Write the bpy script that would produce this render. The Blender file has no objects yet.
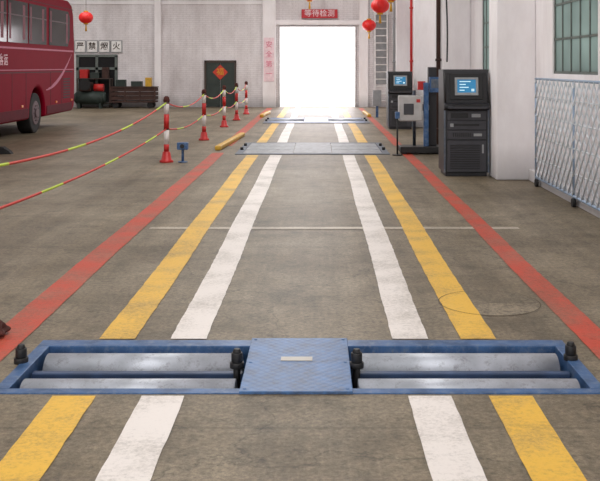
import bpy, bmesh, math, random
from mathutils import Vector, Matrix
random.seed(7)
sc = bpy.context.scene
try:
    sc.view_settings.view_transform = 'Standard'
except Exception:
    pass
COL = sc.collection

# ------------------------------------------------------------ materials
def lin(c):
    return tuple(((v/255.0)/12.92 if v/255.0 <= 0.04045 else ((v/255.0+0.055)/1.055)**2.4) for v in c)+(1.0,)

def base_mat(name):
    m = bpy.data.materials.new(name); m.use_nodes = True
    nt = m.node_tree
    return m, nt, nt.nodes["Principled BSDF"]

def mat(name, rgb, rough=0.5, metal=0.0, noise=0.12, scale=8.0, bump=0.0, emit=None, es=1.0, spec=0.5, scuff=None):
    m, nt, b = base_mat(name)
    c = lin(rgb)
    tc = nt.nodes.new("ShaderNodeTexCoord")
    n = nt.nodes.new("ShaderNodeTexNoise"); n.inputs["Scale"].default_value = scale; n.inputs["Detail"].default_value = 8
    nt.links.new(tc.outputs["Object"], n.inputs["Vector"])
    r = nt.nodes.new("ShaderNodeValToRGB")
    r.color_ramp.elements[0].position = 0.3; r.color_ramp.elements[1].position = 0.7
    r.color_ramp.elements[0].color = tuple(v*(1-noise) for v in c[:3])+(1,)
    r.color_ramp.elements[1].color = tuple(min(1, v*(1+noise)) for v in c[:3])+(1,)
    nt.links.new(n.outputs["Fac"], r.inputs["Fac"])
    col = r.outputs["Color"]
    if scuff:
        n3 = nt.nodes.new("ShaderNodeTexNoise"); n3.inputs["Scale"].default_value = 18; n3.inputs["Detail"].default_value = 10; n3.inputs["Roughness"].default_value = 0.8
        nt.links.new(tc.outputs["Object"], n3.inputs["Vector"])
        mr = nt.nodes.new("ShaderNodeMapRange"); mr.inputs["From Min"].default_value = 0.5; mr.inputs["From Max"].default_value = 0.66
        mr.inputs["To Max"].default_value = 0.8
        nt.links.new(n3.outputs["Fac"], mr.inputs["Value"])
        mx = nt.nodes.new("ShaderNodeMix"); mx.data_type = 'RGBA'
        nt.links.new(mr.outputs["Result"], mx.inputs[0]); nt.links.new(col, mx.inputs[6]); mx.inputs[7].default_value = lin(scuff); col = mx.outputs[2]
    nt.links.new(col, b.inputs["Base Color"])
    b.inputs["Roughness"].default_value = rough
    b.inputs["Metallic"].default_value = metal
    b.inputs["Specular IOR Level"].default_value = spec
    if bump:
        bp = nt.nodes.new("ShaderNodeBump"); bp.inputs["Strength"].default_value = bump; bp.inputs["Distance"].default_value = 0.01
        nt.links.new(n.outputs["Fac"], bp.inputs["Height"]); nt.links.new(bp.outputs["Normal"], b.inputs["Normal"])
    if emit:
        b.inputs["Emission Color"].default_value = lin(emit); b.inputs["Emission Strength"].default_value = es
    return m

# shared concrete colour group
def concrete_group():
    g = bpy.data.node_groups.new("concrete_colour", "ShaderNodeTree")
    g.interface.new_socket("Color", in_out='OUTPUT', socket_type='NodeSocketColor')
    g.interface.new_socket("Height", in_out='OUTPUT', socket_type='NodeSocketFloat')
    N, L = g.nodes, g.links
    out = N.new("NodeGroupOutput"); tc = N.new("ShaderNodeTexCoord")
    def noise(scale, detail, stretch=None, rough=0.6):
        n = N.new("ShaderNodeTexNoise"); n.inputs["Scale"].default_value = scale; n.inputs["Detail"].default_value = detail
        n.inputs["Roughness"].default_value = rough
        if stretch:
            mp = N.new("ShaderNodeMapping"); mp.inputs["Scale"].default_value = stretch
            L.new(tc.outputs["Object"], mp.inputs["Vector"]); L.new(mp.outputs["Vector"], n.inputs["Vector"])
        else:
            L.new(tc.outputs["Object"], n.inputs["Vector"])
        return n
    a = noise(0.55, 9, None, 0.7); b = noise(34, 6, None, 0.85); c = noise(3.0, 9, (0.8, 1.2, 1), 0.78); d = noise(3.2, 8, (1.8, 0.14, 1), 0.7); e = noise(1.3, 10, None, 0.8)
    f = noise(6.0, 10, None, 0.82)
    ra = N.new("ShaderNodeValToRGB")
    ra.color_ramp.elements[0].position = 0.36; ra.color_ramp.elements[1].position = 0.64
    ra.color_ramp.elements[0].color = lin((98, 87, 70)); ra.color_ramp.elements[1].color = lin((130, 119, 101))
    L.new(a.outputs["Fac"], ra.inputs["Fac"])
    def ov(prev, fac_node, lo, hi, f, fm=0.3, fx=0.7):
        r = N.new("ShaderNodeMapRange"); r.inputs["From Min"].default_value = fm; r.inputs["From Max"].default_value = fx
        r.inputs["To Min"].default_value = lo; r.inputs["To Max"].default_value = hi
        L.new(fac_node.outputs["Fac"], r.inputs["Value"])
        m = N.new("ShaderNodeMix"); m.data_type = 'RGBA'; m.blend_type = 'MULTIPLY'; m.inputs["Factor"].default_value = f
        L.new(prev, m.inputs[6]); L.new(r.outputs["Result"], m.inputs[7])
        return m.outputs[2]
    o = ov(ra.outputs["Color"], b, 0.35, 1.65, 1.0)
    o = ov(o, c, 0.76, 1.2, 1.0)
    o = ov(o, d, 0.74, 1.24, 1.0)
    o = ov(o, e, 0.68, 1.06, 1.0, 0.36, 0.48)
    o = ov(o, f, 0.66, 1.06, 1.0, 0.37, 0.46)
    # hairline cracks
    wn = noise(1.8, 6, None, 0.6)
    vm = N.new("ShaderNodeVectorMath"); vm.operation = 'MULTIPLY_ADD'; vm.inputs[1].default_value = (0.9, 0.9, 0.9)
    L.new(wn.outputs["Color"], vm.inputs[0]); L.new(tc.outputs["Object"], vm.inputs[2])
    vo = N.new("ShaderNodeTexVoronoi"); vo.feature = 'DISTANCE_TO_EDGE'; vo.inputs["Scale"].default_value = 0.42
    L.new(vm.outputs[0], vo.inputs["Vector"])
    cr = N.new("ShaderNodeMapRange"); cr.inputs["From Min"].default_value = 0.0; cr.inputs["From Max"].default_value = 0.006
    cr.inputs["To Min"].default_value = 0.5; cr.inputs["To Max"].default_value = 1.0
    L.new(vo.outputs["Distance"], cr.inputs["Value"])
    mc = N.new("ShaderNodeMix"); mc.data_type = 'RGBA'; mc.blend_type = 'MULTIPLY'; mc.inputs["Factor"].default_value = 0.8
    L.new(o, mc.inputs[6]); L.new(cr.outputs["Result"], mc.inputs[7]); o = mc.outputs[2]
    # expansion joints as part of the slab pattern
    sx = N.new("ShaderNodeSeparateXYZ"); L.new(tc.outputs["Object"], sx.inputs[0])
    fr = N.new("ShaderNodeMath"); fr.operation = 'PINGPONG'; fr.inputs[1].default_value = 2.1
    L.new(sx.outputs["Y"], fr.inputs[0])
    gt = N.new("ShaderNodeMapRange"); gt.inputs["From Min"].default_value = 0.0; gt.inputs["From Max"].default_value = 0.02
    gt.inputs["To Min"].default_value = 0.62; gt.inputs["To Max"].default_value = 1.0
    L.new(fr.outputs[0], gt.inputs["Value"])
    m = N.new("ShaderNodeMix"); m.data_type = 'RGBA'; m.blend_type = 'MULTIPLY'; m.inputs["Factor"].default_value = 0.8
    L.new(o, m.inputs[6]); L.new(gt.outputs["Result"], m.inputs[7])
    L.new(m.outputs[2], out.inputs["Color"]); L.new(b.outputs["Fac"], out.inputs["Height"])
    return g
CG = concrete_group()

def concrete_mat(name, paint=None, wear=0.5, top=0.92, lo=0.35):
    m, nt, b = base_mat(name)
    g = nt.nodes.new("ShaderNodeGroup"); g.node_tree = CG
    bp = nt.nodes.new("ShaderNodeBump"); bp.inputs["Strength"].default_value = 0.3; bp.inputs["Distance"].default_value = 0.006
    nt.links.new(g.outputs["Height"], bp.inputs["Height"]); nt.links.new(bp.outputs["Normal"], b.inputs["Normal"])
    b.inputs["Roughness"].default_value = 0.5
    b.inputs["Specular IOR Level"].default_value = 0.27
    if paint is None:
        nt.links.new(g.outputs["Color"], b.inputs["Base Color"])
        return m
    tc = nt.nodes.new("ShaderNodeTexCoord")
    n = nt.nodes.new("ShaderNodeTexNoise"); n.inputs["Scale"].default_value = 34; n.inputs["Detail"].default_value = 9; n.inputs["Roughness"].default_value = 0.85
    nt.links.new(tc.outputs["Object"], n.inputs["Vector"])
    n2 = nt.nodes.new("ShaderNodeTexNoise"); n2.inputs["Scale"].default_value = 2.3; n2.inputs["Detail"].default_value = 5
    nt.links.new(tc.outputs["Object"], n2.inputs["Vector"])
    ad = nt.nodes.new("ShaderNodeMath"); ad.operation = 'MULTIPLY_ADD'; ad.inputs[1].default_value = 0.8
    nt.links.new(n2.outputs["Fac"], ad.inputs[0]); nt.links.new(n.outputs["Fac"], ad.inputs[2])
    mr = nt.nodes.new("ShaderNodeMapRange"); mr.inputs["From Min"].default_value = wear+0.06; mr.inputs["From Max"].default_value = wear+0.34
    nt.links.new(ad.outputs[0], mr.inputs["Value"])
    mr.inputs["To Min"].default_value = lo; mr.inputs["To Max"].default_value = top
    mx = nt.nodes.new("ShaderNodeMix"); mx.data_type = 'RGBA'
    nt.links.new(mr.outputs["Result"], mx.inputs[0]); nt.links.new(g.outputs["Color"], mx.inputs[6]); mx.inputs[7].default_value = lin(paint)
    nt.links.new(mx.outputs[2], b.inputs["Base Color"])
    return m

def plaster(name, rgb, dirt=(150, 140, 132), brick=0.4):
    m, nt, b = base_mat(name)
    tc = nt.nodes.new("ShaderNodeTexCoord")
    n = nt.nodes.new("ShaderNodeTexNoise"); n.inputs["Scale"].default_value = 0.8; n.inputs["Detail"].default_value = 10; n.inputs["Roughness"].default_value = 0.7
    mp = nt.nodes.new("ShaderNodeMapping"); mp.inputs["Scale"].default_value = (1.4, 1.4, 0.5)
    nt.links.new(tc.outputs["Object"], mp.inputs["Vector"]); nt.links.new(mp.outputs["Vector"], n.inputs["Vector"])
    r = nt.nodes.new("ShaderNodeValToRGB")
    r.color_ramp.elements[0].position = 0.3; r.color_ramp.elements[1].position = 0.6
    r.color_ramp.elements[0].color = lin(dirt); r.color_ramp.elements[1].color = lin(rgb)
    nt.links.new(n.outputs["Fac"], r.inputs["Fac"])
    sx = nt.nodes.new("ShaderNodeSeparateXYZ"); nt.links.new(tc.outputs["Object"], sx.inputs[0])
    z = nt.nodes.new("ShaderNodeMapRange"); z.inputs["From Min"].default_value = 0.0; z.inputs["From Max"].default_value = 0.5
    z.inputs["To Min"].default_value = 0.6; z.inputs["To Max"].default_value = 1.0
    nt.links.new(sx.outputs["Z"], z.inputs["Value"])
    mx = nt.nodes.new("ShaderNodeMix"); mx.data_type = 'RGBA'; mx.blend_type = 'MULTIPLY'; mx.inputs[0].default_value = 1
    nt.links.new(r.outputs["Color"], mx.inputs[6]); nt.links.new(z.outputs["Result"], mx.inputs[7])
    b.inputs["Roughness"].default_value = 0.85
    b.inputs["Specular IOR Level"].default_value = 0.2
    if brick <= 0:
        nt.links.new(mx.outputs[2], b.inputs["Base Color"]); return m
    add = nt.nodes.new("ShaderNodeMath"); add.operation = 'ADD'
    nt.links.new(sx.outputs["X"], add.inputs[0]); nt.links.new(sx.outputs["Y"], add.inputs[1])
    cb = nt.nodes.new("ShaderNodeCombineXYZ"); nt.links.new(add.outputs[0], cb.inputs["X"]); nt.links.new(sx.outputs["Z"], cb.inputs["Y"])
    br = nt.nodes.new("ShaderNodeTexBrick"); br.inputs["Scale"].default_value = 1.0
    br.inputs["Brick Width"].default_value = 0.25; br.inputs["Row Height"].default_value = 0.075; br.inputs["Mortar Size"].default_value = 0.008
    br.inputs["Color1"].default_value = (1, 1, 1, 1); br.inputs["Color2"].default_value = (0.94, 0.94, 0.94, 1); br.inputs["Mortar"].default_value = (0.72, 0.70, 0.70, 1)
    nt.links.new(cb.outputs[0], br.inputs["Vector"])
    m2 = nt.nodes.new("ShaderNodeMix"); m2.data_type = 'RGBA'; m2.blend_type = 'MULTIPLY'; m2.inputs[0].default_value = brick
    nt.links.new(mx.outputs[2], m2.inputs[6]); nt.links.new(br.outputs["Color"], m2.inputs[7])
    bp = nt.nodes.new("ShaderNodeBump"); bp.inputs["Strength"].default_value = 0.2; bp.inputs["Distance"].default_value = 0.006; bp.invert = True
    nt.links.new(br.outputs["Fac"], bp.inputs["Height"]); nt.links.new(bp.outputs["Normal"], b.inputs["Normal"])
    nt.links.new(m2.outputs[2], b.inputs["Base Color"])
    return m

def tread(name, rgb, rough=0.4, metal=0.3, spec=0.5, scale=20, contrast=(1.7, 0.85), dirt=(0.3, 0.28, 0.25)):
    m, nt, b = base_mat(name)
    tc = nt.nodes.new("ShaderNodeTexCoord")
    mp = nt.nodes.new("ShaderNodeMapping"); mp.inputs["Rotation"].default_value = (0, 0, math.radians(45))
    nt.links.new(tc.outputs["Object"], mp.inputs["Vector"])
    ck = nt.nodes.new("ShaderNodeTexVoronoi"); ck.inputs["Scale"].default_value = scale; ck.inputs["Randomness"].default_value = 0.0
    nt.links.new(mp.outputs["Vector"], ck.inputs["Vector"])
    n = nt.nodes.new("ShaderNodeTexNoise"); n.inputs["Scale"].default_value = 7; n.inputs["Detail"].default_value = 10; n.inputs["Roughness"].default_value = 0.8
    nt.links.new(tc.outputs["Object"], n.inputs["Vector"])
    r = nt.nodes.new("ShaderNodeValToRGB"); c = lin(rgb)
    r.color_ramp.elements[0].position = 0.38; r.color_ramp.elements[1].position = 0.60
    r.color_ramp.elements[0].color = (c[0]*0.5+dirt[0]*0.12, c[1]*0.5+dirt[1]*0.12, c[2]*0.5+dirt[2]*0.12, 1); r.color_ramp.elements[1].color = tuple(min(1, v*1.3) for v in c[:3])+(1,)
    nt.links.new(n.outputs["Fac"], r.inputs["Fac"])
    m2 = nt.nodes.new("ShaderNodeMapRange"); m2.inputs["From Min"].default_value = 0.2; m2.inputs["From Max"].default_value = 0.42
    m2.inputs["To Min"].default_value = contrast[0]; m2.inputs["To Max"].default_value = contrast[1]
    nt.links.new(ck.outputs["Distance"], m2.inputs["Value"])
    mx = nt.nodes.new("ShaderNodeMix"); mx.data_type = 'RGBA'; mx.blend_type = 'MULTIPLY'; mx.inputs[0].default_value = 1
    nt.links.new(r.outputs["Color"], mx.inputs[6]); nt.links.new(m2.outputs["Result"], mx.inputs[7])
    nt.links.new(mx.outputs[2], b.inputs["Base Color"])
    bp = nt.nodes.new("ShaderNodeBump"); bp.inputs["Strength"].default_value = 0.5; bp.inputs["Distance"].default_value = 0.006; bp.invert = True
    nt.links.new(ck.outputs["Distance"], bp.inputs["Height"]); nt.links.new(bp.outputs["Normal"], b.inputs["Normal"])
    b.inputs["Roughness"].default_value = rough; b.inputs["Metallic"].default_value = metal; b.inputs["Specular IOR Level"].default_value = spec
    return m

def translucent(name, rgb):
    m = bpy.data.materials.new(name); m.use_nodes = True; nt = m.node_tree
    for n in list(nt.nodes): nt.nodes.remove(n)
    o = nt.nodes.new("ShaderNodeOutputMaterial"); t = nt.nodes.new("ShaderNodeBsdfTranslucent"); d = nt.nodes.new("ShaderNodeBsdfGlossy")
    n = nt.nodes.new("ShaderNodeTexNoise"); n.inputs["Scale"].default_value = 1.5
    r = nt.nodes.new("ShaderNodeValToRGB"); c = lin(rgb)
    r.color_ramp.elements[0].color = tuple(v*0.6 for v in c[:3])+(1,); r.color_ramp.elements[1].color = c
    tc = nt.nodes.new("ShaderNodeTexCoord"); nt.links.new(tc.outputs["Object"], n.inputs["Vector"])
    nt.links.new(n.outputs["Fac"], r.inputs["Fac"]); nt.links.new(r.outputs["Color"], t.inputs["Color"])
    d.inputs["Roughness"].default_value = 0.2; d.inputs["Color"].default_value = (0.5, 0.55, 0.55, 1)
    mx = nt.nodes.new("ShaderNodeMixShader"); mx.inputs[0].default_value = 0.15
    nt.links.new(t.outputs[0], mx.inputs[1]); nt.links.new(d.outputs[0], mx.inputs[2]); nt.links.new(mx.outputs[0], o.inputs["Surface"])
    return m

M_floor = concrete_mat("worn_concrete")
M_white = concrete_mat("white_road_paint", (232, 225, 220), 0.60, 0.94, 0.45)
M_thin = concrete_mat("thin_white_paint", (200, 190, 175), 0.68)
M_yellow = concrete_mat("yellow_road_paint", (232, 184, 68), 0.62, 0.92, 0.38)
M_red = concrete_mat("red_road_paint", (196, 66, 44), 0.66, 0.9, 0.3)
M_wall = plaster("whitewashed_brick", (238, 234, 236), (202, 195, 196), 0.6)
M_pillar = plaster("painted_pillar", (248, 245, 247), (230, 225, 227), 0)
M_ceil = mat("ceiling_paint", (190, 188, 186), 0.9)
M_outside = mat("pale_outdoor_concrete", (245, 242, 242), 0.9)
M_blue = tread("blue_tread_plate", (66, 102, 148), 0.42, 0.1, 0.4, 24, (1.45, 0.9))
M_bluep = mat("scuffed_blue_painted_steel", (58, 92, 136), 0.42, 0.1, 0.35, 9, spec=0.4, scuff=(114, 124, 138))
M_steel = tread("worn_steel_plate", (146, 150, 156), 0.5, 0.0, 0.35, 30, (1.15, 0.95))
M_roller = mat("worn_steel_roller", (172, 177, 186), 0.42, 0.25, 0.22, 9, 0.15, spec=0.45, scuff=(120, 120, 126))
M_rollerd = mat("dark_roller_steel", (70, 76, 88), 0.35, 0.5, 0.3, 20)
M_beam = mat("dark_blue_beam_paint", (44, 64, 96), 0.5, 0.0, 0.35, 8)
M_gplate = mat("blue_grey_steel_edge", (88, 98, 112), 0.5, 0.2, 0.25, 8, scuff=(128, 128, 126))
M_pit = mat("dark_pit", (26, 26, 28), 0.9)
M_black = mat("black_plastic", (24, 24, 26), 0.5)
M_rubber = mat("rubber", (28, 27, 28), 0.8)
M_cab = mat("near_black_cabinet_steel", (40, 40, 44), 0.5, 0.1, 0.1)
M_cabl = mat("dark_grey_cabinet_steel", (62, 62, 68), 0.5, 0.1, 0.1)
M_bezel = mat("grey_plastic", (150, 152, 154), 0.5)
M_lgrey = mat("light_grey_enamel", (176, 174, 174), 0.5)
M_screen = mat("lit_monitor_screen", (30, 90, 130), 0.2, emit=(60, 140, 185), es=0.6)
M_screent = mat("screen_bright_fields", (200, 225, 230), 0.3, emit=(190, 225, 235), es=0.6)
M_paper = mat("white_paper", (238, 236, 234), 0.7)
M_postr = mat("red_post_paint", (186, 36, 34), 0.45)
M_postw = mat("white_post_paint", (225, 218, 216), 0.5)
M_alu = mat("white_ladder_paint", (222, 220, 220), 0.5)
M_ropey = mat("yellow_green_tape", (184, 208, 56), 0.6)
M_roper = mat("red_tape", (200, 58, 48), 0.6)
M_busb = mat("maroon_bus_paint", (126, 4, 32), 0.55, 0.0, 0.06, 2, spec=0.04)
M_busd = mat("dark_maroon_seam", (50, 8, 20), 0.5, spec=0.1)
M_busk = mat("dark_maroon_skirt", (86, 4, 24), 0.5, spec=0.05)
M_buss = mat("pale_pink_bus_stripe", (184, 108, 130), 0.5, spec=0.1)
M_buslet = mat("pale_bus_lettering", (216, 184, 192), 0.5, spec=0.1)
M_glass = mat("dark_tinted_glass", (26, 20, 25), 0.12, 0.0, 0.35, 1.5, spec=0.1)
M_curtain = mat("window_curtain", (140, 100, 108), 0.8, spec=0.1)
M_rim = mat("wheel_rim_paint", (110, 94, 98), 0.6, 0.1, spec=0.2)
M_lant = mat("red_lantern_silk", (206, 30, 28), 0.5, emit=(200, 20, 15), es=0.15)
M_gold = mat("gold_trim", (214, 160, 52), 0.4, 0.5)
M_signr = mat("red_sign_panel", (186, 26, 42), 0.5)
M_pink = mat("pink_lettering", (222, 120, 146), 0.6)
M_postbg = mat("faded_poster_paper", (236, 210, 216), 0.7)
M_gdoor = mat("dark_green_door_paint", (44, 54, 50), 0.5, 0, 0.25, 3)
M_gframe = mat("brown_door_frame", (70, 58, 52), 0.6)
M_orange = mat("orange_red_poster", (200, 60, 42), 0.6)
M_galv = mat("silvery_white_bar", (214, 220, 226), 0.45, 0.1)
M_gateb = mat("silver_blue_tube", (146, 166, 190), 0.45, 0.1)
M_pane = translucent("frosted_window_glass", (176, 188, 184))
M_wframe = mat("weathered_window_frame", (104, 112, 108), 0.6)
M_curb = mat("yellow_curb_paint", (204, 160, 52), 0.5, 0, 0.2, 10)
M_green = mat("machine_green", (38, 50, 46), 0.6, 0, 0.3, 6)
M_rust = mat("dark_stained_wood", (66, 44, 38), 0.8, 0, 0.35, 6)
M_rag = mat("brown_cloth", (74, 34, 28), 0.9, 0, 0.3, 20)
M_lamp = mat("orange_marker_lens", (230, 130, 40), 0.3)
M_brass = mat("brass_nameplate", (150, 146, 138), 0.4, 0.3)
M_rim2 = mat("dark_concrete_joint", (78, 68, 56), 0.8)

# ------------------------------------------------------------ geometry helpers
def box(bm, x0, x1, y0, y1, z0, z1, mi=0, rot=None):
    r = bmesh.ops.create_cube(bm, size=1.0)
    vs = r["verts"]
    S = Matrix.Diagonal((x1-x0, y1-y0, z1-z0, 1)); T = Matrix.Translation(((x0+x1)/2, (y0+y1)/2, (z0+z1)/2))
    bmesh.ops.transform(bm, matrix=T @ (rot if rot else Matrix.Identity(4)) @ S, verts=vs)
    fs = set(f for v in vs for f in v.link_faces)
    for f in fs: f.material_index = mi
    return vs

def cyl(bm, p0, p1, r, r2=None, seg=20, mi=0, smooth=True):
    p0, p1 = Vector(p0), Vector(p1); d = p1-p0
    R = bmesh.ops.create_cone(bm, cap_ends=True, segments=seg, radius1=r, radius2=r if r2 is None else r2, depth=d.length)
    vs = R["verts"]
    q = Vector((0, 0, 1)).rotation_difference(d.normalized()).to_matrix().to_4x4()
    bmesh.ops.transform(bm, matrix=Matrix.Translation((p0+p1)/2) @ q, verts=vs)
    for f in set(f for v in vs for f in v.link_faces):
        f.material_index = mi
        if smooth and len(f.verts) == 4: f.smooth = True
    return vs

def lathe(bm, prof, seg=24, mi=0, c=(0, 0, 0), scallop=0, n=12):
    rings = []
    for (r, z) in prof:
        ring = []
        for i in range(seg):
            a = 2*math.pi*i/seg
            rr = r*(1-scallop*abs(math.sin(a*n/2.0)))if scallop else r
            ring.append(bm.verts.new((c[0]+rr*math.cos(a), c[1]+rr*math.sin(a), c[2]+z)))
        rings.append(ring)
    for k in range(len(rings)-1):
        for i in range(seg):
            f = bm.faces.new((rings[k][i], rings[k][(i+1) % seg], rings[k+1][(i+1) % seg], rings[k+1][i]))
            f.material_index = mi; f.smooth = True
    f = bm.faces.new(list(reversed(rings[0]))); f.material_index = mi
    f = bm.faces.new(rings[-1]); f.material_index = mi

def tube(bm, pts, r, seg=8, mifn=None):
    prev = None
    for k, p in enumerate(pts):
        p = Vector(p)
        a = Vector(pts[max(0, k-1)]); b = Vector(pts[min(len(pts)-1, k+1)])
        d = (b-a).normalized(); s = d.cross(Vector((0, 0, 1)))
        if s.length < 1e-4: s = Vector((1, 0, 0))
        s.normalize(); u = s.cross(d).normalized()
        ring = [bm.verts.new(p+(s*math.cos(2*math.pi*i/seg)+u*math.sin(2*math.pi*i/seg))*r) for i in range(seg)]
        if prev:
            for i in range(seg):
                f = bm.faces.new((prev[i], prev[(i+1) % seg], ring[(i+1) % seg], ring[i])); f.smooth = True
                if mifn: f.material_index = mifn(k)
        else:
            bm.faces.new(ring)
        prev = ring
    bm.faces.new(list(reversed(prev)))

def obj(name, bm, mats, parent=None, loc=(0, 0, 0), bevel=0.0, rot=None, label=None, cat=None, kind=None, group=None):
    bmesh.ops.recalc_face_normals(bm, faces=bm.faces[:])
    me = bpy.data.meshes.new(name); bm.to_mesh(me); bm.free()
    for m in (mats if isinstance(mats, (list, tuple)) else [mats]): me.materials.append(m)
    o = bpy.data.objects.new(name, me); COL.objects.link(o); o.location = loc
    if rot: o.rotation_euler = rot
    if parent: o.parent = parent
    if bevel:
        md = o.modifiers.new("bevel", 'BEVEL'); md.width = bevel; md.segments = 2; md.limit_method = 'ANGLE'; md.angle_limit = math.radians(40)
    tag(o, label, cat, kind, group)
    return o

def tag(o, label=None, cat=None, kind=None, group=None):
    if label: o["label"] = label
    if cat: o["category"] = cat
    if kind: o["kind"] = kind
    if group: o["group"] = group

def root(name, loc, label, cat, group=None, rot=None):
    e = bpy.data.objects.new(name, None); COL.objects.link(e); e.location = loc; e.empty_display_size = 0.2
    if rot: e.rotation_euler = rot
    tag(e, label, cat, None, group); return e

def dup(r, loc, label=None):
    n = r.copy(); COL.objects.link(n); n.location = loc
    if label: n["label"] = label
    def rec(src, dst):
        for c in list(src.children):
            k = c.copy(); COL.objects.link(k); k.parent = dst; rec(c, k)
    rec(r, n); return n

def simple(name, boxes, mats, **kw):
    bm = bmesh.new()
    for b in boxes: box(bm, *b)
    return obj(name, bm, mats, **kw)

def text(name, body, size, loc, rot, m, parent, spacing=1.0, bold=0.0):
    cu = bpy.data.curves.new("glyphs", 'FONT'); cu.body = body; cu.size = size; cu.extrude = 0.003; cu.offset = bold
    cu.align_x = 'CENTER'; cu.align_y = 'CENTER'; cu.space_character = spacing; cu.space_line = spacing
    t = bpy.data.objects.new("glyphs", cu); COL.objects.link(t)
    dg = bpy.context.evaluated_depsgraph_get(); dg.update()
    me = bpy.data.meshes.new_from_object(t.evaluated_get(dg))
    bpy.data.objects.remove(t); bpy.data.curves.remove(cu)
    me.materials.clear(); me.materials.append(m)
    o = bpy.data.objects.new(name, me); COL.objects.link(o); o.location = loc; o.rotation_euler = rot
    o.parent = parent
    return o
FACE = (math.pi/2, 0, 0)

# ------------------------------------------------------------ room shell
YB = 37.0; XR = 3.05; XL = -14.0; HC = 6.0
PX0, PX1, PY0, PY1 = -1.60, 1.42, 4.63, 5.53
bm = bmesh.new()
xs = [XL, PX0, PX1, XR+0.0]; ys = [-6, PY0, PY1, YB+0.3]
for i in range(3):
    for j in range(3):
        if i == 1 and j == 1: continue
        vs = [bm.verts.new((x, y, 0)) for x, y in ((xs[i], ys[j]), (xs[i+1], ys[j]), (xs[i+1], ys[j+1]), (xs[i], ys[j+1]))]
        bm.faces.new(vs)
bmesh.ops.remove_doubles(bm, verts=bm.verts[:], dist=1e-4)
obj("floor", bm, M_floor, kind="structure", label="worn brown-grey concrete hall floor")
simple("ground", [(-30, 30, YB+0.3, 90, -0.2, -0.01)], M_outside, kind="structure", label="bright pale concrete yard outside the doorway")

DX0, DX1, DZ = -1.48, 1.44, 3.12
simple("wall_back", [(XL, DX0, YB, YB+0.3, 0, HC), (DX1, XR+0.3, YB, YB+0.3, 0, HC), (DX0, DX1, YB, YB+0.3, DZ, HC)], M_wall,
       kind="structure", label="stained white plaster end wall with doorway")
wins = [(10.35, 12.35), (16.0, 17.7), (21.6, 23.3), (27.3, 29.0), (32.6, 34.6)]
WZ0, WZ1 = 1.5, 4.6
bx = []
y = -6
for a, b in wins:
    bx.append((XR, XR+0.3, y, a, 0, HC)); bx.append((XR, XR+0.3, a, b, 0, WZ0)); bx.append((XR, XR+0.3, a, b, WZ1, HC)); y = b
bx.append((XR, XR+0.3, y, YB, 0, HC))
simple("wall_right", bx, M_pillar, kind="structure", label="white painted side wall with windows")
simple("wall_left", [(XL-0.3, XL, -6, YB+0.3, 0, HC)], M_wall, kind="structure", label="white plaster side wall")
simple("ceiling", [(XL-0.3, XR+0.3, -6, YB+0.3, HC, HC+0.2)], M_ceil, kind="structure", label="pale hall roof")
simple("baseboard_right", [(XR-0.10, XR, -6, 7.6, 0, 0.16), (XR-0.10, XR, 8.2, 13.3, 0, 0.16), (XR-0.10, XR, 13.9, 19, 0, 0.16)], M_pillar, bevel=0.01, kind="structure", label="low white plaster plinth along wall")
n = 1
for yy in (7.6, 13.3, 19.0, 24.7, 30.4):
    simple("trim_%d" % n, [(2.50, XR, yy, yy+0.6, 0, HC)], M_pillar, bevel=0.02, kind="structure", label="square white painted wall pillar"); n += 1
# back wall pilasters, lintel band and door surround
for x0, x1, d in ((-6.35, -6.1, 0.14), (-2.15, -1.64, 0.18), (1.6, 1.95, 0.14)):
    simple("trim_%d" % n, [(x0, x1, YB-d, YB, 0, HC)], M_pillar, bevel=0.01, kind="structure", label="shallow white pilaster"); n += 1
simple("trim_%d" % n, [(-1.64, 2.2, YB-0.1, YB, 3.2, 3.38)], M_pillar, bevel=0.01, kind="structure", label="white lintel band over the doorway"); n += 1
simple("trim_%d" % n, [(XL, -2.15, YB-0.05, YB, 4.0, 4.12)], M_pillar, kind="structure", label="thin horizontal plaster ledge"); n += 1
simple("trim_%d" % n, [(DX0-0.05, DX0, YB-0.06, YB, 0, DZ+0.05), (DX1, DX1+0.05, YB-0.06, YB, 0, DZ+0.05), (DX0, DX1, YB-0.06, YB, DZ, DZ+0.05)], M_lgrey, kind="structure", label="pale grey steel door frame"); n += 1

# windows in right wall
k = 1
for a, b in wins:
    bm = bmesh.new()
    X0, X1 = XR+0.02, XR+0.05
    cols = 5; rows = 7
    for i in range(cols+1):
        yy = a+(b-a)*i/cols; w = 0.04 if i in (0, cols) else 0.012
        box(bm, X0, X1, max(a, yy-w), min(b, yy+w), WZ0, WZ1)
    for j in range(rows+1):
        zz = WZ0+(WZ1-WZ0)*j/rows; w = 0.035 if j in (0, rows) else 0.014
        box(bm, X0, X1, a, b, max(WZ0, zz-w), min(WZ1, zz+w))
    w = obj("window_%d" % k, bm, M_wframe, kind="structure", label="grey-green steel window divided into small panes"); k += 1
    simple("pane", [(XR+0.035, XR+0.04, a, b, WZ0, WZ1)], M_pane, parent=w)

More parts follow.
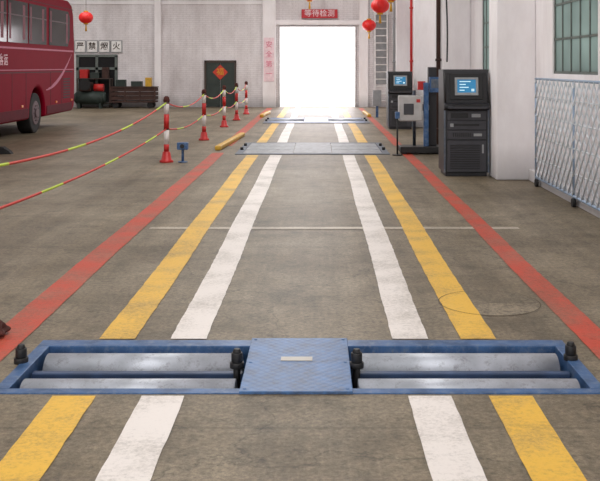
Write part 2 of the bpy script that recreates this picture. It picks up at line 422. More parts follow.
# dark green door
bm = bmesh.new(); box(bm, -0.62, -0.55, -0.08, 0, 0, 1.8); box(bm, 0.55, 0.62, -0.08, 0, 0, 1.8); box(bm, -0.62, 0.62, -0.08, 0, 1.73, 1.82)
d = obj("door_1", bm, M_gframe, loc=(-3.8, YB, 0), kind="structure", label="dark green double door with red diamond poster")
for s in (-1, 1):
    bm = bmesh.new(); x0, x1 = (-0.545, -0.01) if s < 0 else (0.01, 0.545)
    box(bm, x0, x1, -0.05, 0, 0.02, 1.73)
    box(bm, x0+0.08, x1-0.08, -0.062, -0.05, 0.15, 0.75); box(bm, x0+0.08, x1-0.08, -0.062, -0.05, 0.9, 1.6)
    obj("door_leaf", bm, M_gdoor, parent=d, bevel=0.005)
bm = bmesh.new(); box(bm, -0.21, 0.21, -0.07, -0.063, -0.21, 0.21)
bmesh.ops.rotate(bm, cent=(0, 0, 0), matrix=Matrix.Rotation(math.radians(45), 3, 'Y'), verts=bm.verts[:]); bmesh.ops.translate(bm, vec=(0, 0, 1.36), verts=bm.verts[:])
p = obj("poster", bm, M_orange, parent=d)
text("lettering", "福", 0.3, (0, -0.075, 1.36), FACE, M_gold, p)

# dark opening at rear left, its inner shade painted as a flat near-black sheet
bm = bmesh.new()
for x in (-0.75, 0, 0.75): box(bm, x-0.05, x+0.05, -0.08, 0, 0.1, 2.0)
for z in (0.14, 1.5, 2.0): box(bm, -0.8, 0.8, -0.08, 0, z-0.05, z+0.05)
w = obj("window_%d" % k, bm, M_wframe, loc=(-8.6, YB, 0), kind="structure", label="dark workshop opening with grey frame")
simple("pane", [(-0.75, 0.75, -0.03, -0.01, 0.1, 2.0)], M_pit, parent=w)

# ------------------------------------------------------------ floor markings
def line(x0, x1, y0, y1, m, label, z=0.004, jit=0.003, name="lane_line"):
    bm = bmesh.new(); L = []; n = max(2, int((y1-y0)/0.09))
    ph = random.uniform(0, 6)
    for i in range(n+1):
        yy = y0+(y1-y0)*i/n
        wv = 0.005*math.sin(yy*1.3+ph)
        L.append((bm.verts.new((x0+wv+random.uniform(-jit, jit), yy, z)), bm.verts.new((x1+wv+random.uniform(-jit, jit), yy, z))))
    for i in range(n):
        bm.faces.new((L[i][0], L[i][1], L[i+1][1], L[i+1][0]))
    return obj(name, bm, m, label=label, cat="floor marking", group="painted lane lines")
segs = [(1.5, 4.60), (5.56, 17.0), (19.8, 26.4), (29.3, 36.5)]
for a, b in segs:
    line(-0.86, -0.65, a, b, M_white, "worn white painted lane stripe on concrete")
    line(0.44, 0.65, a, b, M_white, "worn white painted lane stripe on concrete")
    line(-1.28, -1.07, a, b, M_yellow, "worn yellow painted lane stripe on concrete")
    line(0.83, 1.04, a, b, M_yellow, "worn yellow painted lane stripe on concrete")
for a, b in ((4.4, 17.5), (19.0, 36)):
    line(-1.94, -1.72, a, b, M_red, "faded red painted boundary stripe on concrete")
    line(1.53, 1.71, a, b, M_red, "faded red painted boundary stripe on concrete")
bm = bmesh.new(); 
for i in range(40):
    xa = -1.66+3.64*i/40; xb = -1.66+3.64*(i+1)/40
    v = [bm.verts.new(p) for p in ((xa, 9.31, 0.003), (xb, 9.31, 0.003), (xb, 9.43, 0.003), (xa, 9.43, 0.003))]
    bm.faces.new(v)
bmesh.ops.remove_doubles(bm, verts=bm.verts[:], dist=1e-4)
obj("stop_line", bm, M_thin, label="thin faded white line crossing the lane", cat="floor marking")

# manhole cover
r = root("manhole_cover", (1.155, 6.41, 0), "round concrete manhole cover set in the floor", "manhole cover")
bm = bmesh.new(); bmesh.ops.create_circle(bm, cap_ends=True, radius=0.33, segments=48)
bmesh.ops.translate(bm, vec=(0, 0, 0.002), verts=bm.verts[:]); obj("cover", bm, M_floor, parent=r)
bm = bmesh.new()
for i in range(64):
    a0, a1 = 2*math.pi*i/64, 2*math.pi*(i+1)/64
    bm.faces.new([bm.verts.new((R*math.cos(a), R*math.sin(a), 0.0055)) for R, a in ((0.3360, a0), (0.341, a0), (0.341, a1), (0.3360, a1))])
bmesh.ops.remove_doubles(bm, verts=bm.verts[:], dist=1e-4)
obj("rim", bm, M_rim2, parent=r)

# ------------------------------------------------------------ roller brake tester
r = root("roller_brake_tester", (0, 5.08, 0), "blue steel roller brake tester sunk in the floor", "roller brake tester")
oy = 5.08
def ly(v): return v-oy
FT = 0.006
bm = bmesh.new()
box(bm, PX0, PX1, ly(PY0), ly(PY0)+0.07, -0.12, FT)
box(bm, PX0, PX1, ly(PY1)-0.12, ly(PY1), -0.12, FT)
box(bm, PX0, PX0+0.07, ly(PY0)+0.07, ly(PY1)-0.12, -0.12, FT)
box(bm, PX1-0.07, PX1, ly(PY0)+0.07, ly(PY1)-0.12, -0.12, FT)
obj("frame", bm, M_bluep, parent=r, bevel=0.004)
bm = bmesh.new(); box(bm, -0.385, 0.17, ly(PY0)-0.005, ly(PY1)+0.005, 0.0, 0.016)
for x in (-0.36, 0.145):
    for yv in (ly(PY0)+0.03, 0, ly(PY1)-0.03): cyl(bm, (x, yv, 0.013), (x, yv, 0.020), 0.010, seg=10)
obj("centre_cover", bm, M_blue, parent=r, bevel=0.004)
simple("nameplate", [(-0.20, -0.03, 0.02, 0.09, 0.016, 0.019)], M_brass, parent=r)
bm = bmesh.new()
box(bm, PX0, PX1, ly(PY0), ly(PY1), -0.5, -0.48)
box(bm, PX0, PX0+0.02, ly(PY0), ly(PY1), -0.48, -0.12); box(bm, PX1-0.02, PX1, ly(PY0), ly(PY1), -0.48, -0.12)
box(bm, PX0, PX1, ly(PY0), ly(PY0)+0.02, -0.48, -0.12); box(bm, PX0, PX1, ly(PY1)-0.02, ly(PY1), -0.48, -0.12)
obj("pit_lining", bm, M_pit, parent=r)
for bx0, bx1 in ((PX0+0.08, -0.40), (0.185, PX1-0.08)):
    for yy in (4.84, 5.27):
        bm = bmesh.new(); cyl(bm, (bx0+0.02, ly(yy), -0.110), (bx1-0.02, ly(yy), -0.110), 0.112, seg=72)
        cyl(bm, (bx0, ly(yy), -0.110), (bx1, ly(yy), -0.110), 0.03, seg=16, mi=1)
        obj("roller", bm, [M_roller, M_rollerd], parent=r)
    simple("crossbeam", [(bx0, bx1, ly(5.035), ly(5.085), -0.2, -0.03)], M_beam, parent=r, bevel=0.006)
for x, yy in ((-0.43, 5.04), (0.205, 5.04), (PX1-0.045, 5.17), (PX0-0.0+0.0, 5.12)):
    bm = bmesh.new()
    cyl(bm, (x, ly(yy), 0.0), (x, ly(yy), 0.03), 0.038, seg=24)
    cyl(bm, (x, ly(yy), 0.03), (x, ly(yy), 0.08), 0.030, seg=24)
    cyl(bm, (x, ly(yy), 0.08), (x, ly(yy), 0.1), 0.024, 0.017, seg=24)
    if -0.5 < x < 0.3: cyl(bm, (x, ly(yy), -0.14), (x, ly(yy), 0.0), 0.02, seg=16)
    obj("guide_roller", bm, M_black, parent=r, bevel=0.003)

# ------------------------------------------------------------ flush plate testers further on
def plate_bed(name, x0, x1, y0, y1, label, mplate, cat, trays=True):
    cx, cy = (x0+x1)/2, (y0+y1)/2
    r = root(name, (cx, cy, 0), label, cat)
    hx, hy = (x1-x0)/2, (y1-y0)/2
    T = 0.014
    bm = bmesh.new(); b = 0.12
    box(bm, -hx, hx, -hy, -hy+b, 0.0, T); box(bm, -hx, hx, hy-b, hy, 0.0, T)
    box(bm, -hx, -hx+b, -hy+b, hy-b, 0.0, T); box(bm, hx-b, hx, -hy+b, hy-b, 0.0, T)
    obj("frame", bm, M_gplate, parent=r, bevel=0.003)
    simple("centre_cover", [(-0.35, 0.35, -hy+b+0.01, hy-b-0.01, 0.0, T+0.004)], mplate, parent=r, bevel=0.003)
    for s in (-1, 1):
        xa, xb = sorted((s*0.36, s*(hx-b-0.01)))
        nrow = 3
        for q in range(nrow):
            ya = -hy+b+0.02+(2*hy-2*b-0.04)*q/nrow; yb = ya+(2*hy-2*b-0.04)/nrow-0.03
            if q == 1 and trays:
                simple("roller_tray", [(xa, xb, ya, yb, 0.0, 0.006)], M_rollerd, parent=r)
                for t in (0.28, 0.72):
                    bm = bmesh.new(); yy = ya+(yb-ya)*t
                    cyl(bm, (xa, yy, -0.01), (xb, yy, -0.01), 0.05, seg=20); obj("roller", bm, M_roller, parent=r)
            else:
                simple("tread_plate", [(xa, xb, ya, yb, 0.0, T)], mplate, parent=r, bevel=0.003)
        for yv in (-hy*0.35, hy*0.35):
            bm = bmesh.new(); cyl(bm, (s*(hx-0.06), yv, T), (s*(hx-0.06), yv, T+0.05), 0.03, seg=16); obj("guide_roller", bm, M_black, parent=r)
    return r
plate_bed("speed_tester", -1.5, 1.3, 17.15, 19.7, "pale worn steel plate speed tester set into lane", M_steel, "speedometer tester", False)
plate_bed("axle_scale", -1.55, 1.45, 26.5, 29.2, "blue and steel axle scale plates across lane", M_blue, "axle scale")

# yellow curbs
def curb(x0, y0, x1, y1, w, h, lab):
    L = math.hypot(x1-x0, y1-y0); a = math.atan2(y1-y0, x1-x0)-math.pi/2
    bm = bmesh.new(); box(bm, -w/2, w/2, 0, L, 0, h)
    return obj("wheel_guide_curb", bm, M_curb, loc=(x0, y0, 0), rot=(0, 0, a), bevel=0.025, label=lab, cat="curb", group="yellow guide curbs")
curb(-1.9, 18.0, -1.72, 21.6, 0.12, 0.09, "yellow painted steel wheel guide beside speed tester")
curb(-1.75, 29.5, -1.65, 32.0, 0.12, 0.10, "yellow painted steel wheel guide on the floor")
curb(1.6, 29.6, 1.55, 32.0, 0.12, 0.10, "yellow painted steel wheel guide on the floor")

# ------------------------------------------------------------ barrier posts
def post(loc, lab):
    r = root("barrier_post", loc, lab, "barrier post", "red and white barrier posts")
    bm = bmesh.new(); lathe(bm, [(0.115, 0), (0.115, 0.03), (0.085, 0.045), (0.062, 0.17), (0.048, 0.18)], 24)
    obj("base", bm, M_postr, parent=r)
    bm = bmesh.new()
    z = 0.18
    for c, h in ((0, 0.12), (1, 0.26), (0, 0.24), (1, 0.20)): cyl(bm, (0, 0, z), (0, 0, z+h), 0.044, seg=20, mi=c); z += h
    obj("pole", bm, [M_postr, M_postw], parent=r)
    bm = bmesh.new(); lathe(bm, [(0.05, 1.0), (0.055, 1.03), (0.045, 1.08), (0.02, 1.1)], 20); obj("cap", bm, M_rag, parent=r)
    for zz in (0.55, 0.985):
        bm = bmesh.new(); bmesh.ops.create_cone(bm, cap_ends=True, segments=20, radius1=0.048, radius2=0.048, depth=0.02)
        bmesh.ops.translate(bm, vec=(0, 0, zz), verts=bm.verts[:]); obj("ring", bm, M_rag, parent=r)
    return r
P = [(-2.62, 4.8, 0), (-2.52, 15.8, 0), (-2.46, 20.5, 0), (-2.46, 24.9, 0), (-2.40, 28.0, 0), (-2.38, 31.5, 0)]
p0 = post(P[1], "red and white banded barrier post with conical base")
for i in (0, 2, 3, 4, 5): dup(p0, P[i])
def rope(a, b, z, sag, ph):
    a, b = Vector(a), Vector(b); n = 60; pts = []
    d = (b-a).normalized(); a = a+d*0.062; b = b-d*0.062
    for i in range(n+1):
        t = i/n; p = a.lerp(b, t); pts.append((p.x, p.y, z-sag*4*t*(1-t)))
    L = (b-a).length
    def mi(k):
        s = (k/n*L+ph) % 2.6
        return 1 if s < 0.8 else 0
    bm = bmesh.new(); tube(bm, pts, 0.013, 8, mi)
    return obj("barrier_rope", bm, [M_roper, M_ropey], label="red and yellow-green plastic rope strung between barrier posts", cat="rope", group="barrier ropes")
rope(P[0], P[1], 0.985, 0.25, 0.3); rope(P[0], P[1], 0.55, 0.14, 1.2)
for i in range(1, 5):
    rope(P[i], P[i+1], 0.985, 0.15, i*0.9); rope(P[i], P[i+1], 0.55, 0.1, i*0.6+1)

# blue sensor on the floor
r = root("light_beam_sensor", (-2.25, 15.8, 0), "small blue beam sensor on short stand by post", "sensor")
bm = bmesh.new(); cyl(bm, (0, 0, 0), (0, 0, 0.015), 0.08); cyl(bm, (0, 0, 0.015), (0, 0, 0.22), 0.022); obj("stand", bm, M_bluep, parent=r)
bm = bmesh.new(); box(bm, -0.09, 0.09, -0.06, 0.06, 0.21, 0.33); obj("housing", bm, M_bluep, parent=r, bevel=0.012)
bm = bmesh.new(); cyl(bm, (0.0, -0.06, 0.27), (0.0, -0.085, 0.27), 0.035); obj("lens", bm, M_black, parent=r)

# ------------------------------------------------------------ instrument cabinets
def cabinet(loc, w, h, lab, d=0.6):
    r = root("instrument_cabinet", loc, lab, "instrument cabinet", "instrument cabinets")
    hw = w/2
    bm = bmesh.new()
    prof = [(0.0, 0.06), (0.0, 0.86*h*0.72), (-0.06, 0.64*h), (-0.06, 0.67*h), (0.0, 0.69*h), (0.05, 0.97*h), (0.09, h), (d, h), (d, 0.06)]
    A = [bm.verts.new((-hw, y, z)) for y, z in prof]; B = [bm.verts.new((hw, y, z)) for y, z in prof]
    bm.faces.new(A); bm.faces.new(list(reversed(B)))
    for i in range(len(prof)):
        j = (i+1) % len(prof); bm.faces.new((A[i], B[i], B[j], A[j]))
    box(bm, -hw+0.03, hw-0.03, 0.03, d-0.03, 0, 0.06)
    obj("body", bm, M_cab, parent=r, bevel=0.008)
    tilt = math.atan2(0.05, 0.28*h)
    bm = bmesh.new()
    box(bm, -0.24, 0.24, -0.012, 0.01, -0.19, 0.19)
    mo = obj("monitor", bm, M_black, parent=r, loc=(0, 0.02, 0.84*h), rot=(-tilt, 0, 0), bevel=0.006)
    bm = bmesh.new()
    box(bm, -0.17, 0.17, -0.03, -0.012, 0.10, 0.13); box(bm, -0.17, 0.17, -0.03, -0.012, -0.13, -0.09)
    box(bm, -0.17, -0.135, -0.03, -0.012, -0.09, 0.10); box(bm, 0.135, 0.17, -0.03, -0.012, -0.09, 0.10)
    obj("bezel", bm, M_bezel, parent=mo, bevel=0.004)
    bm = bmesh.new(); box(bm, -0.135, 0.135, -0.018, -0.012, -0.09, 0.10); obj("screen", bm, M_screen, parent=mo)
    bm = bmesh.new()
    for q, ww in enumerate((0.16, 0.09, 0.13, 0.07)):
        box(bm, -0.10, -0.10+ww, -0.021, -0.018, 0.065-q*0.042, 0.077-q*0.042)
    box(bm, 0.07, 0.11, -0.021, -0.018, -0.07, -0.035)
    obj("screen_readout", bm, M_screent, parent=mo)
    simple("keyboard_shelf", [(-hw+0.05, hw-0.05, -0.13, 0.0, 0.635*h, 0.655*h)], M_cabl, parent=r, bevel=0.005)
    bm = bmesh.new(); box(bm, -0.2, 0.2, -0.12, -0.02, 0.655*h, 0.67*h)
    for a in range(12):
        for b in range(3): box(bm, -0.185+a*0.031, -0.162+a*0.031, -0.112+b*0.03, -0.09+b*0.03, 0.67*h, 0.675*h)
    obj("keyboard", bm, M_black, parent=r)
    for q, (za, zb) in enumerate(((0.53, 0.61), (0.44, 0.52), (0.35, 0.43))):
        bm = bmesh.new(); box(bm, -hw+0.05, hw-0.05, -0.018, 0.0, za*h, zb*h)
        zm = (za+zb)/2*h
        if q == 0:
            box(bm, -hw+0.10, 0.02, -0.026, -0.018, zm-0.035, zm+0.035, 1); box(bm, 0.07, 0.20, -0.024, -0.018, zm-0.025, zm+0.025, 2)
        elif q == 1:
            box(bm, -0.18, 0.18, -0.026, -0.018, zm-0.012, zm+0.02, 1)
            box(bm, -0.24, -0.19, -0.026, -0.018, zm-0.025, zm+0.025, 2)
        else:
            for t in range(9): box(bm, -0.2+t*0.03, -0.185+t*0.03, -0.026, -0.018, zm-0.03, zm+0.03, 1)
            box(bm, 0.1, 0.22, -0.024, -0.018, zm-0.02, zm+0.02, 2)
        obj("equipment_panel", bm, [M_cabl, M_black, M_bezel], parent=r, bevel=0.003)
    bm = bmesh.new(); box(bm, -hw+0.05, hw-0.05, -0.016, 0.0, 0.07, 0.335*h)
    for q in range(14): box(bm, -hw+0.09, hw-0.14, -0.022, -0.016, 0.11+q*0.026, 0.122+q*0.026, 1)
    dr = obj("cabinet_door", bm, [M_cabl, M_black], parent=r, bevel=0.003)
    simple("handle", [(hw-0.11, hw-0.085, -0.04, -0.016, 0.22*h, 0.30*h)], M_bezel, parent=dr, bevel=0.004)
    simple("front_trim", [(-hw, -hw+0.025, -0.02, 0.0, 0.06, 0.62*h), (hw-0.025, hw, -0.02, 0.0, 0.06, 0.62*h)], M_gplate, parent=r, bevel=0.003)
    for s in (-1, 1):
        bm = bmesh.new(); cyl(bm, (s*(hw-0.02), -0.03, 0.69*h), (s*(hw-0.02), 0.0, 0.97*h), 0.012); obj("side_rail", bm, M_black, parent=r)
    return r
cabinet((2.15, 13.75, 0), 0.66, 1.55, "near-black instrument cabinet with lit monitor beside pillar")
cabinet((2.08, 24.0, 0), 0.62, 1.46, "near-black instrument cabinet with lit monitor by pillar")

# ------------------------------------------------------------ headlamp tester
r = root("headlamp_tester", (1.85, 17.4, 0), "grey and blue headlamp tester on dark wheeled base", "headlamp tester")
bm = bmesh.new(); box(bm, -0.36, 0.42, -0.25, 0.25, 0.03, 0.14)
for x in (-0.28, 0.34):
    cyl(bm, (x, -0.24, 0.05), (x, 0.24, 0.05), 0.05)
obj("base", bm, M_black, parent=r, bevel=0.01)
simple("lift_column", [(0.17, 0.32, 0.0, 0.16, 0.14, 1.58)], M_cab, parent=r, bevel=0.01)
simple("guide_column", [(0.07, 0.16, -0.15, -0.06, 0.14, 1.30)], M_bluep, parent=r, bevel=0.008)
bm = bmesh.new(); cyl(bm, (-0.08, 0.07, 0.14), (-0.08, 0.07, 1.15), 0.03)
obj("guide_rod", bm, M_rollerd, parent=r)
bm = bmesh.new(); box(bm, -0.38, 0.04, -0.22, 0.10, 0.60, 1.06); box(bm, 0.04, 0.18, -0.04, 0.08, 0.78, 0.9)
obj("light_box", bm, M_lgrey, parent=r, bevel=0.02)
simple("light_box_lens", [(-0.30, -0.12, -0.235, -0.22, 0.72, 0.92)], M_cabl, parent=r, bevel=0.005)
simple("warning_label", [(-0.07, 0.0, -0.225, -0.22, 0.94, 1.0)], M_postr, parent=r)
bm = bmesh.new(); box(bm, 0.18, 0.38, -0.1, 0.0, 1.12, 1.40); box(bm, 0.21, 0.35, -0.11, -0.1, 1.2, 1.36, 1)
obj("control_box", bm, [M_bluep, M_gplate], parent=r, bevel=0.008)
bm = bmesh.new(); box(bm, -0.02, 0.12, 0.0, 0.12, 1.16, 1.32); cyl(bm, (0.12, 0.06, 1.24), (0.17, 0.06, 1.24), 0.03)
obj("relay_box", bm, M_postr, parent=r, bevel=0.008)
# slim sensor stand beside it
r = root("sensor_stand", (1.42, 17.0, 0), "thin dark sensor stand with flat foot", "sensor stand")
bm = bmesh.new(); cyl(bm, (0, 0, 0), (0, 0, 0.02), 0.09); cyl(bm, (0, 0, 0.02), (0, 0, 0.72), 0.016); obj("pole", bm, M_black, parent=r)
bm = bmesh.new(); box(bm, -0.04, 0.04, -0.05, 0.05, 0.66, 0.78); obj("sensor_head", bm, M_bluep, parent=r, bevel=0.008)
# signal box near far tester
r = root("signal_post", (1.84, 29.6, 0), "short blue and white signal post by far tester", "signal post")
simple("pole", [(-0.04, 0.04, -0.04, 0.04, 0, 0.7)], M_bluep, parent=r, bevel=0.005)
simple("signal_box", [(-0.13, 0.13, -0.08, 0.08, 0.35, 0.85)], M_bezel, parent=r, bevel=0.01)

# ------------------------------------------------------------ ladder on back wall
r = root("ladder", (2.44, 36.85, 0), "tall white ladder leaning on the end wall", "ladder", rot=(math.radians(-1.0), 0, 0))
for s in (-1, 1): simple("ladder_rail", [(s*0.24-0.03, s*0.24+0.03, -0.17, -0.10, 0.02, 3.9)], M_alu, parent=r)
for q in range(13):
    bm = bmesh.new(); cyl(bm, (-0.24, -0.135, 0.25+q*0.28), (0.24, -0.135, 0.25+q*0.28), 0.022, seg=10); obj("rung", bm, M_alu, parent=r)
simple("wall_board", [(2.17, 2.75, 36.96, 37.0, 0.9, 3.6)], M_bezel, label="flat grey panel fixed on the wall behind ladder", cat="panel")

# wall pipes and hanging cable
def pipe(x, y, z0, z1, rr, m, lab):
    bm = bmesh.new(); cyl(bm, (x, y, z0), (x, y, z1), rr)
    z = z0+0.3
    while z < z1: cyl(bm, (x, y, z), (x, y, z+0.05), rr*1.4); z += 1.4
    obj("wall_pipe", bm, m, label=lab, cat="pipe", group="pipes on the pillars")
pipe(2.44, 19.25, 0.0, HC, 0.045, M_rust, "dark rusty vertical pipe on white pillar")
pipe(2.45, 19.45, 0.0, HC, 0.022, M_bezel, "thin grey conduit on white pillar")
pipe(2.45, 24.95, 0.0, HC, 0.035, M_postr, "red painted vertical pipe on white pillar")
pipe(2.45, 30.6, 0.0, HC, 0.045, M_bezel, "grey vertical pipe on white pillar")
pts = []
for i in range(41):
    t = i/40.0; pts.append((2.60+0.02*math.sin(t*9)-0.12*t, 18.93-0.6*t*t, HC-0.02-4.3*t))
bm = bmesh.new(); tube(bm, pts, 0.016, 8)
obj("hanging_cable", bm, M_black, label="dark cable hanging down beside white pillar", cat="cable")

# ------------------------------------------------------------ folding gate leaning on right wall
r = root("lattice_gate", (2.90, 8.9, 0), "pale silvery-white lattice barrier gate parked along side wall", "gate")
GL = 3.75; z0, z1 = 0.12, 1.43
bm = bmesh.new()
for z in (z0, z1): cyl(bm, (0, 0, z), (0, GL, z), 0.016, seg=12)
for yv in (0, GL/2, GL): cyl(bm, (0, yv, 0.09), (0, yv, z1), 0.013, seg=12)
obj("gate_frame", bm, M_gateb, parent=r)
bm = bmesh.new(); st = 0.19; H = z1-z0
K = 0.95
i = -H*K
while i < GL:
    for sgn in (1, -1):
        ya, yb, za, zb = i, i+H*K, z0, z1
        if ya < 0: za = z0+(0-ya)/K; ya = 0
        if yb > GL: zb = z0+(GL-i)/K; yb = GL
        if sgn < 0: za, zb = z0+z1-za, z0+z1-zb
        if yb-ya > 0.02: cyl(bm, (sgn*0.008, ya, za), (sgn*0.008, yb, zb), 0.009, seg=6)
    i += st
for z in (0.38, 0.66, 0.94, 1.2): cyl(bm, (0, 0, z), (0, GL, z), 0.008, seg=6)
obj("lattice", bm, M_galv, parent=r)
for yv in (0.05, GL/2, GL-0.05):
    bm = bmesh.new(); cyl(bm, (-0.02, yv, 0.05), (0.02, yv, 0.05), 0.05, seg=20); obj("caster", bm, M_rubber, parent=r)

# ------------------------------------------------------------ lanterns
def lantern(loc, rr, lab):
    r = root("red_lantern", loc, lab, "lantern", "hanging red festival lanterns")
    bm = bmesh.new(); prof = []
    for i in range(13):
        a = -math.pi/2*0.82+math.pi*0.82*i/12; prof.append((rr*math.cos(a), rr*0.82*math.sin(a)))
    lathe(bm, prof, 48, scallop=0.05, n=16); obj("lantern_shade", bm, M_lant, parent=r)
    for s in (-1, 1):
        bm = bmesh.new(); cyl(bm, (0, 0, s*rr*0.76), (0, 0, s*rr*0.95), rr*0.32); obj("cap", bm, M_gold, parent=r)
    bm = bmesh.new(); cyl(bm, (0, 0, -rr*1.9), (0, 0, -rr*0.95), rr*0.16, rr*0.07, seg=12); obj("tassel", bm, M_gold, parent=r)
    bm = bmesh.new(); cyl(bm, (0, 0, rr*0.9), (0, 0, HC-loc[2]), 0.006, seg=6); obj("cord", bm, M_black, parent=r)
lantern((-8.06, 33, 3.28), 0.25, "round red festival lantern with gold caps hanging near bus")
lantern((1.88, 35, 3.1), 0.26, "round red festival lantern hanging beside the doorway")
lantern((1.96, 30, 3.5), 0.29, "round red festival lantern with gold tassel")
lantern((2.15, 28, 3.75), 0.29, "round red festival lantern hanging near the pillars")
lantern((-0.3, 34, 4.15), 0.27, "round red festival lantern hanging above the sign")

# ------------------------------------------------------------ signs
r = root("hanging_sign", (0.06, 36.85, 3.63), "red rectangular sign with pale lettering above doorway", "sign")
simple("panel", [(-0.7, 0.7, 0, 0.06, -0.17, 0.17)], M_signr, parent=r, bevel=0.005)
text("lettering", "等待检测", 0.29, (0, -0.006, 0), FACE, M_postbg, r, 1.05, 0.002)
bm = bmesh.new()
for s in (-0.6, 0.6): box(bm, s-0.02, s+0.02, 0.06, 0.15, -0.1, 0.1)
obj("bracket", bm, M_black, parent=r)
r = root("wall_poster", (-1.9, 36.80, 1.85), "tall narrow faded pink poster with vertical lettering", "poster")
simple("panel", [(-0.2, 0.2, 0, 0.02, -0.85, 0.85)], M_postbg, parent=r)
text("lettering", "安\n全\n第\n一", 0.27, (0, -0.006, 0), FACE, M_pink, r, 1.4, 0.0)
for i, ch in enumerate("严禁烟火"):
    r = root("notice_tile", (-9.25+i*0.47, 36.94, 2.36), "square white notice tile with one dark character", "notice", "row of notice tiles")
    simple("frame", [(-0.22, 0.22, 0.0, 0.05, -0.24, 0.24)], M_bezel, parent=r)
    simple("panel", [(-0.19, 0.19, -0.01, 0.0, -0.21, 0.21)], M_paper, parent=r)
    text("lettering", ch, 0.30, (0, -0.016, 0), FACE, M_gframe, r, 1.0, 0.004)

# ------------------------------------------------------------ things along the back wall
r = root("air_compressor", (-8.6, 35.9, 0), "old dark green air compressor by workshop opening", "compressor")
bm = bmesh.new(); cyl(bm, (-0.5, 0, 0.40), (0.5, 0, 0.40), 0.25, seg=28)
for s in (-1, 1):
    cyl(bm, (s*0.5, 0, 0.40), (s*0.6, 0, 0.40), 0.25, 0.15, seg=28)
    box(bm, s*0.4-0.04, s*0.4+0.04, -0.2, 0.2, 0, 0.2)
obj("tank", bm, M_green, parent=r)
bm = bmesh.new(); box(bm, -0.35, 0.05, -0.18, 0.18, 0.65, 0.98)
for q in range(5): box(bm, -0.38, 0.08, -0.21, 0.21, 0.72+q*0.05, 0.735+q*0.05)
obj("pump", bm, M_rust, parent=r, bevel=0.01)
bm = bmesh.new(); cyl(bm, (0.15, 0, 0.78), (0.5, 0, 0.78), 0.14); obj("motor", bm, M_postr, parent=r)
bm = bmesh.new(); cyl(bm, (-0.15, -0.24, 0.9), (-0.15, -0.3, 0.9), 0.22, seg=28); obj("flywheel", bm, M_black, parent=r)

# low storage bench with boxes in front of the dark opening
r = root("storage_bench", (-8.6, 36.62, 0), "tall dark steel storage bench before workshop opening", "bench")
for sx in (-0.62, 0.62):
    for sy in (-0.2, 0.2): simple("leg", [(sx-0.02, sx+0.02, sy-0.02, sy+0.02, 0, 1.1)], M_gframe, parent=r)
for z in (0.15, 1.1): simple("bench_shelf", [(-0.64, 0.64, -0.22, 0.22, z, z+0.03)], M_gframe, parent=r)
for x, z, w_, h_, m, cn in ((-0.4, 1.13, 0.3, 0.34, M_postr, "red"), (0.02, 1.13, 0.34, 0.22, M_gdoor, "dark green"), (0.42, 1.13, 0.22, 0.42, M_rust, "brown")):
    bm = bmesh.new(); box(bm, -w_/2, w_/2, -0.15, 0.15, 0, h_); box(bm, -w_/2-0.01, w_/2+0.01, -0.16, 0.16, h_*0.8, h_*0.86)
    obj("storage_box", bm, m, loc=(-8.6+x, 36.62, z), bevel=0.008, label="%s storage box on the steel bench" % cn, cat="box", group="boxes on the bench")

r = root("wooden_cart", (-7.0, 36.2, 0), "dark slatted wooden cart on small wheels by rear wall", "cart")
bm = bmesh.new()
box(bm, -0.85, 0.85, -0.35, 0.35, 0.22, 0.28)
for z in (0.32, 0.48, 0.64):
    box(bm, -0.85, 0.85, -0.36, -0.33, z, z+0.13); box(bm, -0.85, 0.85, 0.33, 0.36, z, z+0.13)
    box(bm, -0.86, -0.83, -0.33, 0.33, z, z+0.13); box(bm, 0.83, 0.86, -0.33, 0.33, z, z+0.13)
for x in (-0.84, -0.28, 0.28, 0.84):
    box(bm, x-0.03, x+0.03, -0.385, -0.36, 0.22, 0.80)
box(bm, -0.87, 0.87, -0.39, 0.37, 0.78, 0.82)
obj("cart_body", bm, M_rust, parent=r)
for sx in (-1, 1):
    for sy in (-1, 1):
        bm = bmesh.new(); cyl(bm, (sx*0.65, sy*0.28-0.03, 0.12), (sx*0.65, sy*0.28+0.03, 0.12), 0.12); obj("wheel", bm, M_rubber, parent=r)
for x, w_, h_, m, cn in ((-7.5, 0.35, 0.26, M_green, "green"), (-6.9, 0.4, 0.2, M_gdoor, "dark"), (-6.45, 0.22, 0.34, M_curb, "yellow")):
    bm = bmesh.new(); box(bm, -w_/2, w_/2, -0.15, 0.15, 0, h_); box(bm, -w_/2-0.01, w_/2+0.01, -0.16, 0.16, h_*0.75, h_*0.8)
    obj("toolbox", bm, m, loc=(x, 36.2, 0.82), bevel=0.01, label="%s metal toolbox on the wooden cart" % cn, cat="toolbox")

# rag and chock on floor
bm = bmesh.new(); bmesh.ops.create_icosphere(bm, subdivisions=4, radius=0.07)
for v in bm.verts:
    k2 = 1+0.25*math.sin(v.co.x*80)*math.cos(v.co.y*67)+0.12*math.sin(v.co.z*110+v.co.x*40)
    v.co = Vector((v.co.x*k2*1.1, v.co.y*k2*1.2, max(0, v.co.z*k2*0.75+0.035)))
for f in bm.faces: f.smooth = True
obj("rag", bm, M_rag, loc=(-1.92, 5.62, 0), label="crumpled dark brown rag lying on concrete", cat="rag")
bm = bmesh.new(); A = [(-0.12, 0), (0.14, 0), (0.1, 0.05), (-0.02, 0.13), (-0.1, 0.13)]
a1 = [bm.verts.new((x, -0.08, z)) for x, z in A]; a2 = [bm.verts.new((x, 0.08, z)) for x, z in A]
bm.faces.new(a1); bm.faces.new(list(reversed(a2)))
for i in range(5): bm.faces.new((a1[i], a2[i], a2[(i+1) % 5], a1[(i+1) % 5]))
obj("wheel_chock", bm, M_rubber, loc=(-5.70, 17.3, 0), bevel=0.01, label="black rubber wheel chock on the floor", cat="wheel chock")

